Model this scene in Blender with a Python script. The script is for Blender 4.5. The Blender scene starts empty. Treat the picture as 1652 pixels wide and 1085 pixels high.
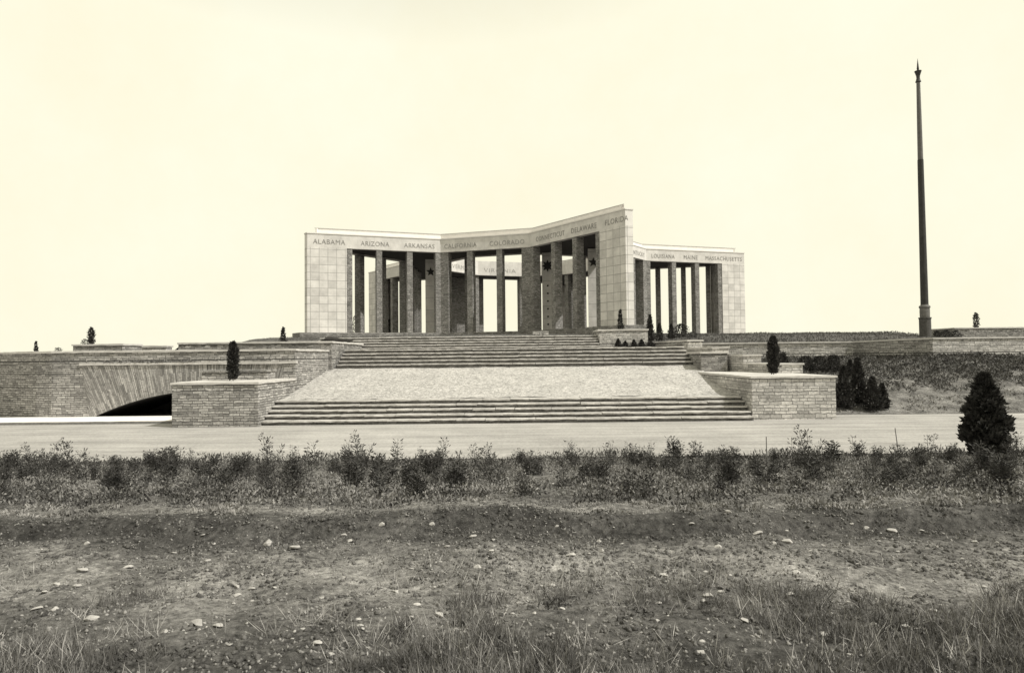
import bpy, math, random
import numpy as np
from mathutils import Matrix, Vector
random.seed(7); np.random.seed(7)
sc = bpy.context.scene
col = sc.collection
R = math.radians

# ------------------------------------------------------------------ camera
F_PX, TILT, ROLL = 1092.5, R(1.712), R(0.577)
cam = bpy.data.objects.new('camera', bpy.data.cameras.new('camera')); col.objects.link(cam)
cam.data.sensor_width = 36; cam.data.lens = 36*F_PX/1652
cam.data.clip_start = 0.1; cam.data.clip_end = 3000
cam.matrix_world = Matrix.Rotation(math.pi/2+TILT, 4, 'X') @ Matrix.Rotation(-ROLL, 4, 'Z')
sc.camera = cam

# ------------------------------------------------------------------ sky, sun, exposure
SUN_DIR = Vector((0.60, -0.27, 0.78)).normalized()
sun_el = math.asin(SUN_DIR.z); sun_az = math.atan2(SUN_DIR.x, SUN_DIR.y)
SKY_GAIN = 5.2          # the print is exposed so that the hazy sky burns out to paper white
w = bpy.data.worlds.new('World'); sc.world = w; w.use_nodes = True
nt = w.node_tree; nt.nodes.clear()
def wn(t): return nt.nodes.new(t)
sky = wn('ShaderNodeTexSky'); sky.sky_type = 'NISHITA'; sky.sun_disc = False
sky.sun_elevation = sun_el; sky.sun_rotation = sun_az
sky.air_density = 1.0; sky.dust_density = 1.0; sky.ozone_density = 1.0
bw = wn('ShaderNodeRGBToBW'); mn = wn('ShaderNodeMath'); mn.operation = 'MINIMUM'; mn.inputs[1].default_value = 10.3
tc = wn('ShaderNodeMix'); tc.data_type = 'RGBA'; tc.blend_type = 'MULTIPLY'; tc.inputs[0].default_value = 1
hz_ = wn('ShaderNodeTexNoise'); hz_.inputs['Scale'].default_value = 2.2; hz_.inputs['Detail'].default_value = 6; hz_.inputs['Roughness'].default_value = .65
hr = wn('ShaderNodeValToRGB'); hr.color_ramp.elements[0].position = .30; hr.color_ramp.elements[0].color = (.965, .915, .70, 1); hr.color_ramp.elements[1].position = .62; hr.color_ramp.elements[1].color = (.99, .968, .785, 1)
nt.links.new(hz_.outputs['Fac'], hr.inputs[0]); nt.links.new(hr.outputs[0], tc.inputs[7])          # thin warm haze over the whole sky
bg = wn('ShaderNodeBackground'); bg.inputs[1].default_value = 0.1
out = wn('ShaderNodeOutputWorld')
nt.links.new(sky.outputs[0], bw.inputs[0]); gn = wn('ShaderNodeMath'); gn.operation = 'MULTIPLY'; gn.inputs[1].default_value = SKY_GAIN
nt.links.new(bw.outputs[0], gn.inputs[0]); nt.links.new(gn.outputs[0], mn.inputs[0])
nt.links.new(mn.outputs[0], tc.inputs[6]); nt.links.new(tc.outputs[2], bg.inputs[0]); nt.links.new(bg.outputs[0], out.inputs[0])
sun = bpy.data.objects.new('sun', bpy.data.lights.new('sun', 'SUN')); col.objects.link(sun)
sun.data.energy = 4.2; sun.data.angle = R(0.6); sun.data.color = (1, 0.975, 0.90)
sun.rotation_euler = SUN_DIR.to_track_quat('Z', 'Y').to_euler()
sc.view_settings.view_transform = 'Standard'; sc.view_settings.look = 'None'
sc.view_settings.exposure = 0; sc.view_settings.gamma = 1; sc.view_settings.use_curve_mapping = False

# ------------------------------------------------------------------ survey helpers (eye at the origin, metres)
def ray(px, py):
    a, b = px-826, py-542.5
    x = a*math.cos(ROLL)-b*math.sin(ROLL); y = a*math.sin(ROLL)+b*math.cos(ROLL)
    return Vector((x, F_PX*math.cos(TILT)+y*math.sin(TILT), F_PX*math.sin(TILT)-y*math.cos(TILT)))
def at(px, py, Y):
    d = ray(px, py); return d*(Y/d.y)
def atX(px, Y, py=560): return at(px, py, Y).x

# ------------------------------------------------------------------ mesh helpers
class MB:
    def __init__(s): s.v = []; s.f = []; s.uv = []; s.mi = []
    def face(s, pts, uvs=None, m=0):
        n = len(s.v); s.v += [tuple(p) for p in pts]; s.f.append(tuple(range(n, n+len(pts))))
        if uvs is None: uvs = [(p[0], p[1]) for p in pts]
        s.uv += list(uvs); s.mi.append(m)
    def prism(s, poly, z0, z1, top=True, bottom=True, m=0, u0=0.0, mt=None):
        """poly: counter-clockwise plan outline; z0, z1 numbers or per-vertex lists"""
        n = len(poly); a = z0 if hasattr(z0, '__len__') else [z0]*n; b = z1 if hasattr(z1, '__len__') else [z1]*n
        u = u0
        for i in range(n):
            j = (i+1) % n; p, q = poly[i], poly[j]; L = math.hypot(q[0]-p[0], q[1]-p[1])
            s.face([(p[0],p[1],a[i]), (q[0],q[1],a[j]), (q[0],q[1],b[j]), (p[0],p[1],b[i])],
                   [(u,a[i]),(u+L,a[j]),(u+L,b[j]),(u,b[i])], m); u += L
        if top: s.face([(p[0],p[1],b[i]) for i, p in enumerate(poly)], None, m if mt is None else mt)
        if bottom: s.face([(p[0],p[1],a[i]) for i, p in reversed(list(enumerate(poly)))], None, m)
    def box(s, c, sx, sy, sz, rz=0.0, m=0):
        """c = centre of the base"""
        ca, sa = math.cos(rz), math.sin(rz)
        P = [(c[0]+x*ca-y*sa, c[1]+x*sa+y*ca) for x, y in ((-sx/2,-sy/2),(sx/2,-sy/2),(sx/2,sy/2),(-sx/2,sy/2))]
        s.prism(P, c[2], c[2]+sz, m=m)
    def tube(s, p0, p1, r0, r1, n=6, cap=False):
        p0, p1 = Vector(p0), Vector(p1); d = (p1-p0).normalized(); a = d.orthogonal().normalized(); b = d.cross(a)
        ring = lambda c, r: [c+a*(r*math.cos(2*math.pi*k/n))+b*(r*math.sin(2*math.pi*k/n)) for k in range(n)]
        A, B = ring(p0, r0), ring(p1, r1)
        for k in range(n):
            l = (k+1) % n; s.face([A[k], A[l], B[l], B[k]], [(k/n,0),((k+1)/n,0),((k+1)/n,1),(k/n,1)])
        if cap: s.face(B); s.face(list(reversed(A)))
    def lathe(s, prof, n=20, c=(0,0,0)):
        for (r0, z0), (r1, z1) in zip(prof[:-1], prof[1:]):
            for k in range(n):
                a, b = 2*math.pi*k/n, 2*math.pi*(k+1)/n
                s.face([(c[0]+r0*math.cos(a), c[1]+r0*math.sin(a), c[2]+z0), (c[0]+r0*math.cos(b), c[1]+r0*math.sin(b), c[2]+z0),
                        (c[0]+r1*math.cos(b), c[1]+r1*math.sin(b), c[2]+z1), (c[0]+r1*math.cos(a), c[1]+r1*math.sin(a), c[2]+z1)],
                       [(a*.3,z0),(b*.3,z0),(b*.3,z1),(a*.3,z1)])
    def build(s, name, mats, parent=None, merge=False, smooth=False):
        me = bpy.data.meshes.new(name); me.from_pydata(s.v, [], s.f)
        uvl = me.uv_layers.new(name='UVMap'); uvl.data.foreach_set('uv', [c for t in s.uv for c in t])
        mats = mats if isinstance(mats, (list, tuple)) else [mats]
        for m in mats: me.materials.append(m)
        me.polygons.foreach_set('material_index', s.mi)
        if merge:
            import bmesh
            bm = bmesh.new(); bm.from_mesh(me); bmesh.ops.remove_doubles(bm, verts=bm.verts, dist=1e-4); bm.to_mesh(me); bm.free()
        if smooth: me.polygons.foreach_set('use_smooth', [True]*len(me.polygons))
        me.update()
        o = bpy.data.objects.new(name, me); col.objects.link(o)
        if parent is not None: o.parent = parent
        return o
def mesh_obj(name, V, Fc, mat, parent=None, smooth=False, mesh=None):
    if mesh is None:
        mesh = bpy.data.meshes.new(name); V = np.asarray(V, np.float32); Fc = np.asarray(Fc, np.int32); k = Fc.shape[1]
        mesh.vertices.add(len(V)); mesh.vertices.foreach_set('co', V.ravel())
        mesh.loops.add(Fc.size); mesh.loops.foreach_set('vertex_index', Fc.ravel())
        mesh.polygons.add(len(Fc)); mesh.polygons.foreach_set('loop_start', np.arange(len(Fc), dtype=np.int32)*k)
        mesh.polygons.foreach_set('loop_total', np.full(len(Fc), k, np.int32))
        mesh.update(calc_edges=True); mesh.validate(); mesh.materials.append(mat)
        if smooth: mesh.polygons.foreach_set('use_smooth', np.ones(len(mesh.polygons), bool))
    o = bpy.data.objects.new(name, mesh); col.objects.link(o)
    if parent is not None: o.parent = parent
    return o
def tag(o, label=None, cat=None, group=None, kind=None):
    if label: o['label'] = label
    if cat: o['category'] = cat
    if group: o['group'] = group
    if kind: o['kind'] = kind
    return o
def empty(name, loc=(0,0,0), rz=0, label=None, cat=None, group=None):
    o = bpy.data.objects.new(name, None); col.objects.link(o); o.location = loc; o.rotation_euler.z = rz
    o.empty_display_size = .3
    return tag(o, label, cat, group)
def copy_thing(root, loc, rz=0, s=1.0, label=None, group=None):
    r = root.copy(); col.objects.link(r); r.location = loc; r.rotation_euler.z = rz; r.scale = (s, s, s) if not hasattr(s, '__len__') else s
    if label: r['label'] = label
    if group: r['group'] = group
    for ch in root.children:
        c = ch.copy(); col.objects.link(c); c.parent = r
        for g2 in ch.children:
            d = g2.copy(); col.objects.link(d); d.parent = c
    return r
def edge_poly(poly, step, jit):
    """outline resampled and roughened, for hand-cut slabs"""
    P = []
    for i in range(len(poly)):
        p, q = Vector(poly[i]), Vector(poly[(i+1) % len(poly)]); L = (q-p).length; n = max(1, int(L/step)); t = (q-p)/L if L else Vector((0,0)); nn = Vector((t.y, -t.x))
        for k in range(n):
            a = p+(q-p)*(k/n); P.append(tuple(a+nn*random.uniform(-jit, jit)) if jit else tuple(a))
    return P
def slab(mb, poly, z0, z1, step=.35, jit=.018, m=0):
    P = edge_poly(poly, step, jit)
    mb.prism(P, [z0+random.uniform(-.014,.014) for _ in P], [z1+random.uniform(-.012,.012) for _ in P], m=m)

# ------------------------------------------------------------------ materials (one warm monochrome, as the old print)
def g(v): return (v, v*0.962, v*0.925, 1)
def new_mat(name, rough=.9):
    m = bpy.data.materials.new(name); m.use_nodes = True; t = m.node_tree; t.nodes.clear()
    o = t.nodes.new('ShaderNodeOutputMaterial'); b = t.nodes.new('ShaderNodeBsdfPrincipled'); b.inputs['Roughness'].default_value = rough
    b.inputs['Specular IOR Level'].default_value = .15
    t.links.new(b.outputs[0], o.inputs[0]); return m, t, b
def node(t, ty, **kw):
    n = t.nodes.new(ty)
    for k, v in kw.items(): setattr(n, k, v)
    return n
def noise(t, vec, scale, detail=5, rough=.6):
    n = node(t, 'ShaderNodeTexNoise'); n.inputs['Scale'].default_value = scale; n.inputs['Detail'].default_value = detail; n.inputs['Roughness'].default_value = rough
    if vec is not None: t.links.new(vec, n.inputs['Vector'])
    return n.outputs['Fac']
def ramp(t, fac, stops):
    n = node(t, 'ShaderNodeValToRGB'); e = n.color_ramp.elements
    while len(e) < len(stops): e.new(.5)
    for i, (p, v) in enumerate(stops): e[i].position = p; e[i].color = g(v) if not isinstance(v, tuple) else v
    t.links.new(fac, n.inputs[0]); return n.outputs[0]
def mixc(t, a, b, fac, mode='MIX'):
    n = node(t, 'ShaderNodeMix', data_type='RGBA', blend_type=mode)
    for s, x in ((0, fac), (6, a), (7, b)):
        if hasattr(x, 'is_linked') or hasattr(x, 'links'): t.links.new(x, n.inputs[s])
        else: n.inputs[s].default_value = x
    return n.outputs[2]
def bump(t, b, h, strength, dist):
    n = node(t, 'ShaderNodeBump'); n.inputs['Strength'].default_value = strength; n.inputs['Distance'].default_value = dist
    t.links.new(h, n.inputs['Height']); t.links.new(n.outputs[0], b.inputs['Normal']); return n
def math2(t, op, a, b=None):
    n = node(t, 'ShaderNodeMath', operation=op)
    for s, x in ((0, a), (1, b)):
        if x is None: continue
        if hasattr(x, 'links'): t.links.new(x, n.inputs[s])
        else: n.inputs[s].default_value = x
    return n.outputs[0]
def obj_coord(t): return node(t, 'ShaderNodeTexCoord').outputs['Object']
def geo_pos(t): return node(t, 'ShaderNodeNewGeometry').outputs['Position']
def uv_coord(t): return node(t, 'ShaderNodeTexCoord').outputs['UV']

def masonry(name, lo, hi, bw_, bh, mortar=.012, mcol=.08, bumpd=.05, wob=.11, swap=False):
    m, t, b = new_mat(name, .95)
    uv = uv_coord(t); sep = node(t, 'ShaderNodeSeparateXYZ'); t.links.new(uv, sep.inputs[0])
    ux, vy = (sep.outputs[1], sep.outputs[0]) if swap else (sep.outputs[0], sep.outputs[1])
    c1 = node(t, 'ShaderNodeCombineXYZ'); t.links.new(vy, c1.inputs[1])
    n1 = noise(t, c1.outputs[0], 2.3, 3); n2 = noise(t, uv, 3.1, 5)
    v2 = math2(t, 'ADD', vy, math2(t, 'MULTIPLY', math2(t, 'SUBTRACT', n1, .5), .34))
    v2 = math2(t, 'ADD', v2, math2(t, 'MULTIPLY', math2(t, 'SUBTRACT', n2, .5), wob))
    c2 = node(t, 'ShaderNodeCombineXYZ'); t.links.new(ux, c2.inputs[0]); t.links.new(v2, c2.inputs[1])
    br = node(t, 'ShaderNodeTexBrick'); t.links.new(c2.outputs[0], br.inputs['Vector'])
    br.offset = .43; br.offset_frequency = 2; br.squash = .7; br.squash_frequency = 3
    br.inputs['Color1'].default_value = (0,0,0,1); br.inputs['Color2'].default_value = (1,1,1,1); br.inputs['Mortar'].default_value = (.5,.5,.5,1)
    br.inputs['Scale'].default_value = 1; br.inputs['Brick Width'].default_value = bw_; br.inputs['Row Height'].default_value = bh
    br.inputs['Mortar Size'].default_value = mortar; br.inputs['Mortar Smooth'].default_value = .2; br.inputs['Bias'].default_value = 0
    base = ramp(t, br.outputs['Color'], [(0, lo), (.5, (lo+hi)/2), (1, hi)])
    p = geo_pos(t)
    big = ramp(t, noise(t, p, .35, 6), [(.3, .72), (.7, 1.15)]); fine = ramp(t, noise(t, p, 9, 8, .75), [(.25, .55), (.75, 1.3)])
    one = lambda c: c
    base = mixc(t, base, ramp(t, noise(t, p, 9, 8, .75), [(.25, (.55,)*3+(1,)), (.75, (1.3,)*3+(1,))]), 1.0, 'MULTIPLY')
    base = mixc(t, base, ramp(t, noise(t, p, .35, 6), [(.3, (.75,)*3+(1,)), (.7, (1.15,)*3+(1,))]), 1.0, 'MULTIPLY')
    base = mixc(t, base, ramp(t, noise(t, p, 2.2, 7, .72), [(.56, (1,1,1,1)), (.70, (.5,.5,.5,1))]), 1.0, 'MULTIPLY')
    base = mixc(t, base, g(mcol), math2(t, 'MULTIPLY', br.outputs['Fac'], .85))
    t.links.new(base, b.inputs['Base Color'])
    h = math2(t, 'ADD', math2(t, 'MULTIPLY', br.outputs['Fac'], -1.0), math2(t, 'MULTIPLY', noise(t, p, 7, 6, .7), .9))
    h = math2(t, 'ADD', h, math2(t, 'MULTIPLY', br.outputs['Color'], .5))
    bump(t, b, h, .9, bumpd); return m
def ashlar(name, lo, hi, bw_, bh, joint=.022, jcol=.30):
    m, t, b = new_mat(name, .8); uv = uv_coord(t)
    br = node(t, 'ShaderNodeTexBrick'); t.links.new(uv, br.inputs['Vector']); br.offset = 0; br.squash = 1
    br.inputs['Color1'].default_value = (0,0,0,1); br.inputs['Color2'].default_value = (1,1,1,1)
    br.inputs['Scale'].default_value = 1; br.inputs['Brick Width'].default_value = bw_; br.inputs['Row Height'].default_value = bh
    br.inputs['Mortar Size'].default_value = joint; br.inputs['Mortar Smooth'].default_value = .2
    p = geo_pos(t)
    base = ramp(t, br.outputs['Color'], [(0, lo), (.45, lo+.75*(hi-lo)), (1, hi)])
    base = mixc(t, base, ramp(t, noise(t, p, 1.1, 8, .65), [(.3, (.80,)*3+(1,)), (.7, (1.10,)*3+(1,))]), 1.0, 'MULTIPLY')
    base = mixc(t, base, g(jcol), math2(t, 'MULTIPLY', br.outputs['Fac'], math2(t, 'ADD', noise(t, p, .9, 3), .15)))
    t.links.new(base, b.inputs['Base Color'])
    bump(t, b, math2(t, 'ADD', math2(t, 'MULTIPLY', br.outputs['Fac'], -1.), math2(t, 'MULTIPLY', noise(t, p, 14, 4), .2)), .4, .01); return m
def rough_mat(name, stops, scale, bscale=None, bd=.02, bs=.6, detail=8, rough=.95, extra=None):
    m, t, b = new_mat(name, rough); p = geo_pos(t)
    c = ramp(t, noise(t, p, scale, detail, .68), stops)
    if extra: c = mixc(t, c, ramp(t, noise(t, p, extra[0], 6, .7), [(.3, (extra[1],)*3+(1,)), (.7, (extra[2],)*3+(1,))]), 1.0, 'MULTIPLY')
    t.links.new(c, b.inputs['Base Color'])
    bump(t, b, noise(t, p, bscale or scale*3, 8, .7), bs, bd); return m
def leaf_mat(name, lo, hi, scale=9, trans=.0):
    m, t, b = new_mat(name, .75); p = geo_pos(t)
    t.links.new(ramp(t, noise(t, p, scale, 3), [(.3, lo), (.7, hi)]), b.inputs['Base Color']); return m
M = {}
M['pillar'] = masonry('coursed_schist', .22, .46, .36, .10, mortar=.010, mcol=.06)
M['wall'] = masonry('coursed_sandstone', .24, .50, .46, .115, mortar=.012, mcol=.05)
M['wallpale'] = masonry('pale_sandstone', .38, .66, .52, .145, mortar=.012, mcol=.09)
M['rubble'] = masonry('dark_rubble', .20, .42, .40, .11, mortar=.009, mcol=.07)
M['vous'] = masonry('voussoir_stone', .20, .50, .85, .085, mortar=.007, mcol=.07, swap=False, bumpd=.05, wob=.02)
M['coping'] = rough_mat('coping_stone', [(.3, .42), (.7, .60)], 3, 12, .015, .5)
M['step'] = rough_mat('step_stone', [(.3, .36), (.55, .50), (.75, .60)], 4, 14, .02, .6, extra=(.8, .8, 1.15))
M['riser'] = rough_mat('shaded_riser_stone', [(.3, .07), (.7, .22)], 5, 16, .03, .8)  # tone darkened to deepen the shade under the tread nosings
M['panel'] = ashlar('panel_stone', .56, .72, .98, .90, .028, .22)
M['frieze'] = ashlar('frieze_stone', .60, .68, 1.9, 3.0, .012, .45)
M['parapet'] = rough_mat('parapet_stone', [(.3, .68), (.7, .78)], 1.5, 12, .01, .3)
M['soft_edge'] = rough_mat('roof_edge_stone', [(.3, .34), (.7, .50)], 1.2)
M['letter_faint'] = rough_mat('faint_letter', [(.3, .26), (.7, .44)], 3)
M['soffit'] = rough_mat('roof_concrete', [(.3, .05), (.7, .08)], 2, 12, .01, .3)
M['letter'] = rough_mat('letter_fill', [(.3, .18), (.7, .36)], 2.5)
M['emblem'] = rough_mat('bronze_emblem', [(.3, .03), (.7, .05)], 6, rough=.5)
M['pylon'] = ashlar('pylon_stone', .70, .80, 3.0, 1.55, .02, .16)
m, t, b = new_mat('gravel_road', .9); p = geo_pos(t)
mp = node(t, 'ShaderNodeMapping'); mp.inputs['Scale'].default_value = (.10, 1.6, 1); t.links.new(p, mp.inputs['Vector'])
c = ramp(t, noise(t, p, 9, 8, .7), [(.3, .27), (.5, .36), (.7, .45)])
c = mixc(t, c, ramp(t, noise(t, mp.outputs[0], 1.0, 7, .65), [(.35, (.78,)*3+(1,)), (.62, (1.12,)*3+(1,))]), 1.0, 'MULTIPLY')
c = mixc(t, c, ramp(t, noise(t, p, .45, 7, .7), [(.32, (.82,)*3+(1,)), (.6, (1.06,)*3+(1,))]), 1.0, 'MULTIPLY')
t.links.new(c, b.inputs['Base Color']); bump(t, b, noise(t, p, 30, 6, .7), .8, .02); M['road'] = m
M['concrete'] = rough_mat('pale_concrete', [(.3, .74), (.7, .82)], 2, 10, .005, .3)
M['kerb'] = rough_mat('kerb_stone', [(.3, .16), (.7, .28)], 6, 20, .02, .7)
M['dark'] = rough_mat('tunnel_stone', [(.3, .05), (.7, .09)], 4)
M['stone'] = rough_mat('loose_stone', [(.3, .26), (.7, .54)], 11, 40, .012, .8)
M['grit'] = rough_mat('grit', [(.35, .10), (.68, .36)], 5, 25, .01, .6)
M['clod'] = rough_mat('earth_clod', [(.3, .05), (.7, .20)], 14, 45, .02, 1.0)
M['con'] = leaf_mat('conifer_needles', .015, .075, 7)  # tone range widened so paler needles stand in for sunlit tips
M['con2'] = leaf_mat('juniper_needles', .03, .065)
M['leafd'] = leaf_mat('sapling_leaves', .025, .085, 5)
M['weed'] = leaf_mat('weed_leaves', .09, .34, 2.2)
M['drygrass'] = leaf_mat('dry_grass', .22, .48, 4)
M['fieldweed'] = leaf_mat('field_weed_leaves', .06, .32, 4)
M['grass'] = leaf_mat('grass_blades', .03, .25, 2.5)
M['heath'] = leaf_mat('heath_leaves', .035, .15, 1.6)
M['bark'] = rough_mat('bark', [(.3, .06), (.7, .12)], 10)
M['stick'] = rough_mat('grey_stick', [(.3, .12), (.7, .2)], 10)
M['pole'] = rough_mat('dark_metal', [(.3, .035), (.7, .06)], 3, rough=.55)
M['polelight'] = rough_mat('grey_metal', [(.3, .10), (.7, .16)], 3, rough=.5)
M['cap'] = rough_mat('pedestal_metal', [(.3, .09), (.7, .2)], 3, rough=.6)
M['pole2'] = rough_mat('dark_pedestal', [(.3, .05), (.7, .13)], 5)
M['lawn'] = rough_mat('lawn', [(.3, .06), (.7, .16)], 3, 30, .04, .8)

# ground: bare earth, stony, with worn patches
m, t, b = new_mat('earth', 1.0); p = geo_pos(t)
c = ramp(t, noise(t, p, 1.1, 9, .72), [(.30, .10), (.44, .19), (.56, .30), (.70, .42)])
c = mixc(t, c, ramp(t, noise(t, p, 14, 8, .75), [(.34, (.28,)*3+(1,)), (.55, (1.1,)*3+(1,)), (.72, (2.0,)*3+(1,))]), 1.0, 'MULTIPLY')
vo = node(t, 'ShaderNodeTexVoronoi'); vo.inputs['Scale'].default_value = 17; t.links.new(p, vo.inputs['Vector'])
peb = ramp(t, vo.outputs['Distance'], [(.10, (1,1,1,1)), (.24, (0,0,0,1))])
pebm = math2(t, 'MULTIPLY', peb, math2(t, 'GREATER_THAN', noise(t, p, 5, 3), .56))
c = mixc(t, c, g(.34), math2(t, 'MULTIPLY', pebm, .35))
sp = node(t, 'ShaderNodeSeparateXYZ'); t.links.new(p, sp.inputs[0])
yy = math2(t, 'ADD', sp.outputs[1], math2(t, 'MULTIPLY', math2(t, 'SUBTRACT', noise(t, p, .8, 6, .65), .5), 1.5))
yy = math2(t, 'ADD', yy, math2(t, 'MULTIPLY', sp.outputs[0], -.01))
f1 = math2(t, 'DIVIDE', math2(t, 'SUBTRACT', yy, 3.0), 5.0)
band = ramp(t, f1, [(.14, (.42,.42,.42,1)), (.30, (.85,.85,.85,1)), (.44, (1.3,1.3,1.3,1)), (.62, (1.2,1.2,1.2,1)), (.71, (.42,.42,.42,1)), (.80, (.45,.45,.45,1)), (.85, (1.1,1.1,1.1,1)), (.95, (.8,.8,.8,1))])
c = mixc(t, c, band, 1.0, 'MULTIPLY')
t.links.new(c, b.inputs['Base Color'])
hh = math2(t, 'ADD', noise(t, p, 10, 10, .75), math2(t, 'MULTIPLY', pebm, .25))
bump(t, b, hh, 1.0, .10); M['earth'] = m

# ------------------------------------------------------------------ terrain
def vnoise(x, y, s, seed=0):
    """cheap smooth value noise"""
    x = np.asarray(x, float)*s+seed*17.3; y = np.asarray(y, float)*s+seed*9.1
    xi, yi = np.floor(x), np.floor(y); fx, fy = x-xi, y-yi
    def h(a, b2): v = np.sin(a*127.1+b2*311.7+seed*74.7)*43758.5453; return v-np.floor(v)
    u, v = fx*fx*(3-2*fx), fy*fy*(3-2*fy)
    return (h(xi,yi)*(1-u)+h(xi+1,yi)*u)*(1-v)+(h(xi,yi+1)*(1-u)+h(xi+1,yi+1)*u)*v
def sm(a, b2, x): t_ = np.clip((np.asarray(x, float)-a)/(b2-a), 0, 1); return t_*t_*(3-2*t_)
def rw_y(X): return np.interp(X, [10, 13, 24.4, 27.5, 42, 80], [47, 49.5, 48.5, 44.3, 45.2, 47])
def zg(X, Y):
    X = np.asarray(X, float); Y = np.asarray(Y, float)
    berm = 6.65+.35*(vnoise(X, 0*X, .3, 3)-.5)+.012*X
    z = -1.68-.02*(Y-3)
    z = z + .17*sm(berm, berm+.24, Y)
    f = np.clip((Y-7.4)/(19.4-7.4), 0, 1)
    z = np.where(Y > 7.3, -1.60-(1.40)*(f**.9), z)
    near = 1-sm(18.5, 19.8, Y)
    z = z + near*(.10*(vnoise(X,Y,.8,1)-.5)+.07*(vnoise(X,Y,2.3,2)-.5)+.035*(vnoise(X,Y,6,4)-.5)+.02*(vnoise(X,Y,13,5)-.5))
    z = np.where(Y > 19.8, -3.03, z)
    s = sm(15.0, 16.5, X)*np.clip((Y-33.6)/(rw_y(X)-33.6), 0, 1)**.85
    lump = sm(15.5, 17, X)*sm(33.8, 35, Y)*(.16*(vnoise(X,Y,.8,6)-.5)+.12*(vnoise(X,Y,2.1,7)-.5))
    return np.where((Y > 33) & (X > 14.9), -3.03+2.8*s+lump, z)
def grid_sheet(name, xs, ys, zf, mat, keep=None):
    X, Y = np.meshgrid(xs, ys); Z = zf(X, Y); nx = len(xs)
    V = np.stack([X, Y, Z], -1).reshape(-1, 3)
    i = np.arange(len(ys)-1)[:,None]*nx+np.arange(nx-1)[None,:]
    Fc = np.stack([i, i+1, i+nx+1, i+nx], -1).reshape(-1, 4)
    if keep is not None:
        cc = V[Fc].mean(1); Fc = Fc[keep(cc[:,0], cc[:,1])]
    return mesh_obj(name, V, Fc, mat, smooth=True)
xs = np.concatenate([[-900,-400,-150,-80], np.arange(-45,-13,.6), np.arange(-13,13,.13), np.arange(13,46,.45), [60,90,150,400,900]])
ys = np.concatenate([[-300,-60,-10,0], np.arange(1,2.6,.4), np.arange(2.6,9,.075), np.arange(9,20,.22), np.arange(20,34,1.), np.arange(34,52,.5), [60,90,150,400,1500]])
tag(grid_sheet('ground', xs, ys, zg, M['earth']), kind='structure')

# road: pale gravel, its near edge ragged against the planted bank
nE, fE = [], []
for x in np.concatenate([[-400,-120,-60], np.arange(-30,40,.5), [60,120,400]]):
    ny = 20.3+.018*x+.35*(float(vnoise(x,0,.6,8))-.5)+.2*(float(vnoise(x,0,2,9))-.5)
    fy = 33.3+.0*x if x > 15 else (32.3 if x < -15.2 else 33.0)
    nE.append((float(x), ny)); fE.append((float(x), fy+.1*(float(vnoise(x,0,1.5,10))-.5)*(x > 15)))
mb = MB()
for i in range(len(nE)-1):
    mb.face([(nE[i][0],nE[i][1],-3.012),(nE[i+1][0],nE[i+1][1],-3.012),(fE[i+1][0],fE[i+1][1],-3.004),(fE[i][0],fE[i][1],-3.004)])
tag(mb.build('road', M['road']), kind='structure')
# white pavement along the foot of the arched wall, with its rough kerb
mb = MB(); mb.prism([(-60,32.75),(-15.3,32.75),(-15.3,35.7),(-60,35.7)], -3.2, -2.915); tag(mb.build('pavement', M['concrete']), kind='structure')
mb = MB(); slab(mb, [(-60,32.5),(-15.3,32.5),(-15.3,32.745),(-60,32.745)], -3.2, -2.925, .3, .02); tag(mb.build('kerb', M['kerb']), kind='structure')

# plateau lawns behind the walls
def zp(X, Y):
    X = np.asarray(X, float); Y = np.asarray(Y, float)
    mid = 1.50+.62*sm(53, 66, Y)
    right = .78+1.0*sm(49.5, 60, Y)*(1-.68*sm(33.6, 36, X))+.32*sm(60, 75, Y)
    left = .92+.60*sm(49, 54, Y)+.55*sm(55, 68, Y)
    k = sm(5.5, 12, X); z = mid*(1-k)+right*k
    kl = sm(-11, -12.5, X); z = z*(1-kl)+left*kl
    drop = sm(-20.6, -21.4, X)*(1-sm(56, 66, Y))+sm(-24.5, -30, X)*sm(56, 66, Y); z = z*(1-drop)+.35*drop
    return z+.10*(vnoise(X,Y,.5,11)-.5)+.05*(vnoise(X,Y,1.7,12)-.5)
xs = np.concatenate([[-200,-90,-60], np.arange(-40,45,.8), [60,90,200]])
tag(grid_sheet('lawn', xs, np.concatenate([np.arange(52.15,80,.8), [90,110,140,200]]), zp, M['lawn']), kind='structure')
def lawn_strip(name, xs, y0f, y1, zf, n=8):
    V = []; Fc = []
    for i, x in enumerate(xs):
        for k in range(n+1):
            y = y0f(x)+(y1-y0f(x))*k/n; V.append((x, y, float(zf(x, y))))
    for i in range(len(xs)-1):
        for k in range(n): a = i*(n+1)+k; Fc.append((a, a+n+1, a+n+2, a+1))
    return tag(mesh_obj(name, V, Fc, M['lawn'], smooth=True), kind='structure')
lawn_strip('lawn', np.concatenate([np.arange(11.6,45,.6),[60,90,200]]), lambda x: float(rw_y(x))+.3 if x > 13 else 47.2, 52.15, zp)
lawn_strip('lawn', np.concatenate([[-200,-90,-60], np.arange(-40,-14.5,.6), [-14.55]]), lambda x: 42.3, 52.15, zp)
lawn_strip('lawn', [-14.55,-14,-13,-12,-11.5], lambda x: 42.3, 49.8, zp)
lawn_strip('lawn', np.concatenate([[-200,-90,-60], np.arange(-40,-11.6,.6), [-11.6]]), lambda x: 36.0 if x > -24 else 36.0+(-24-x)*.42, 42.3+0, lambda x, y: .40)

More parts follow.
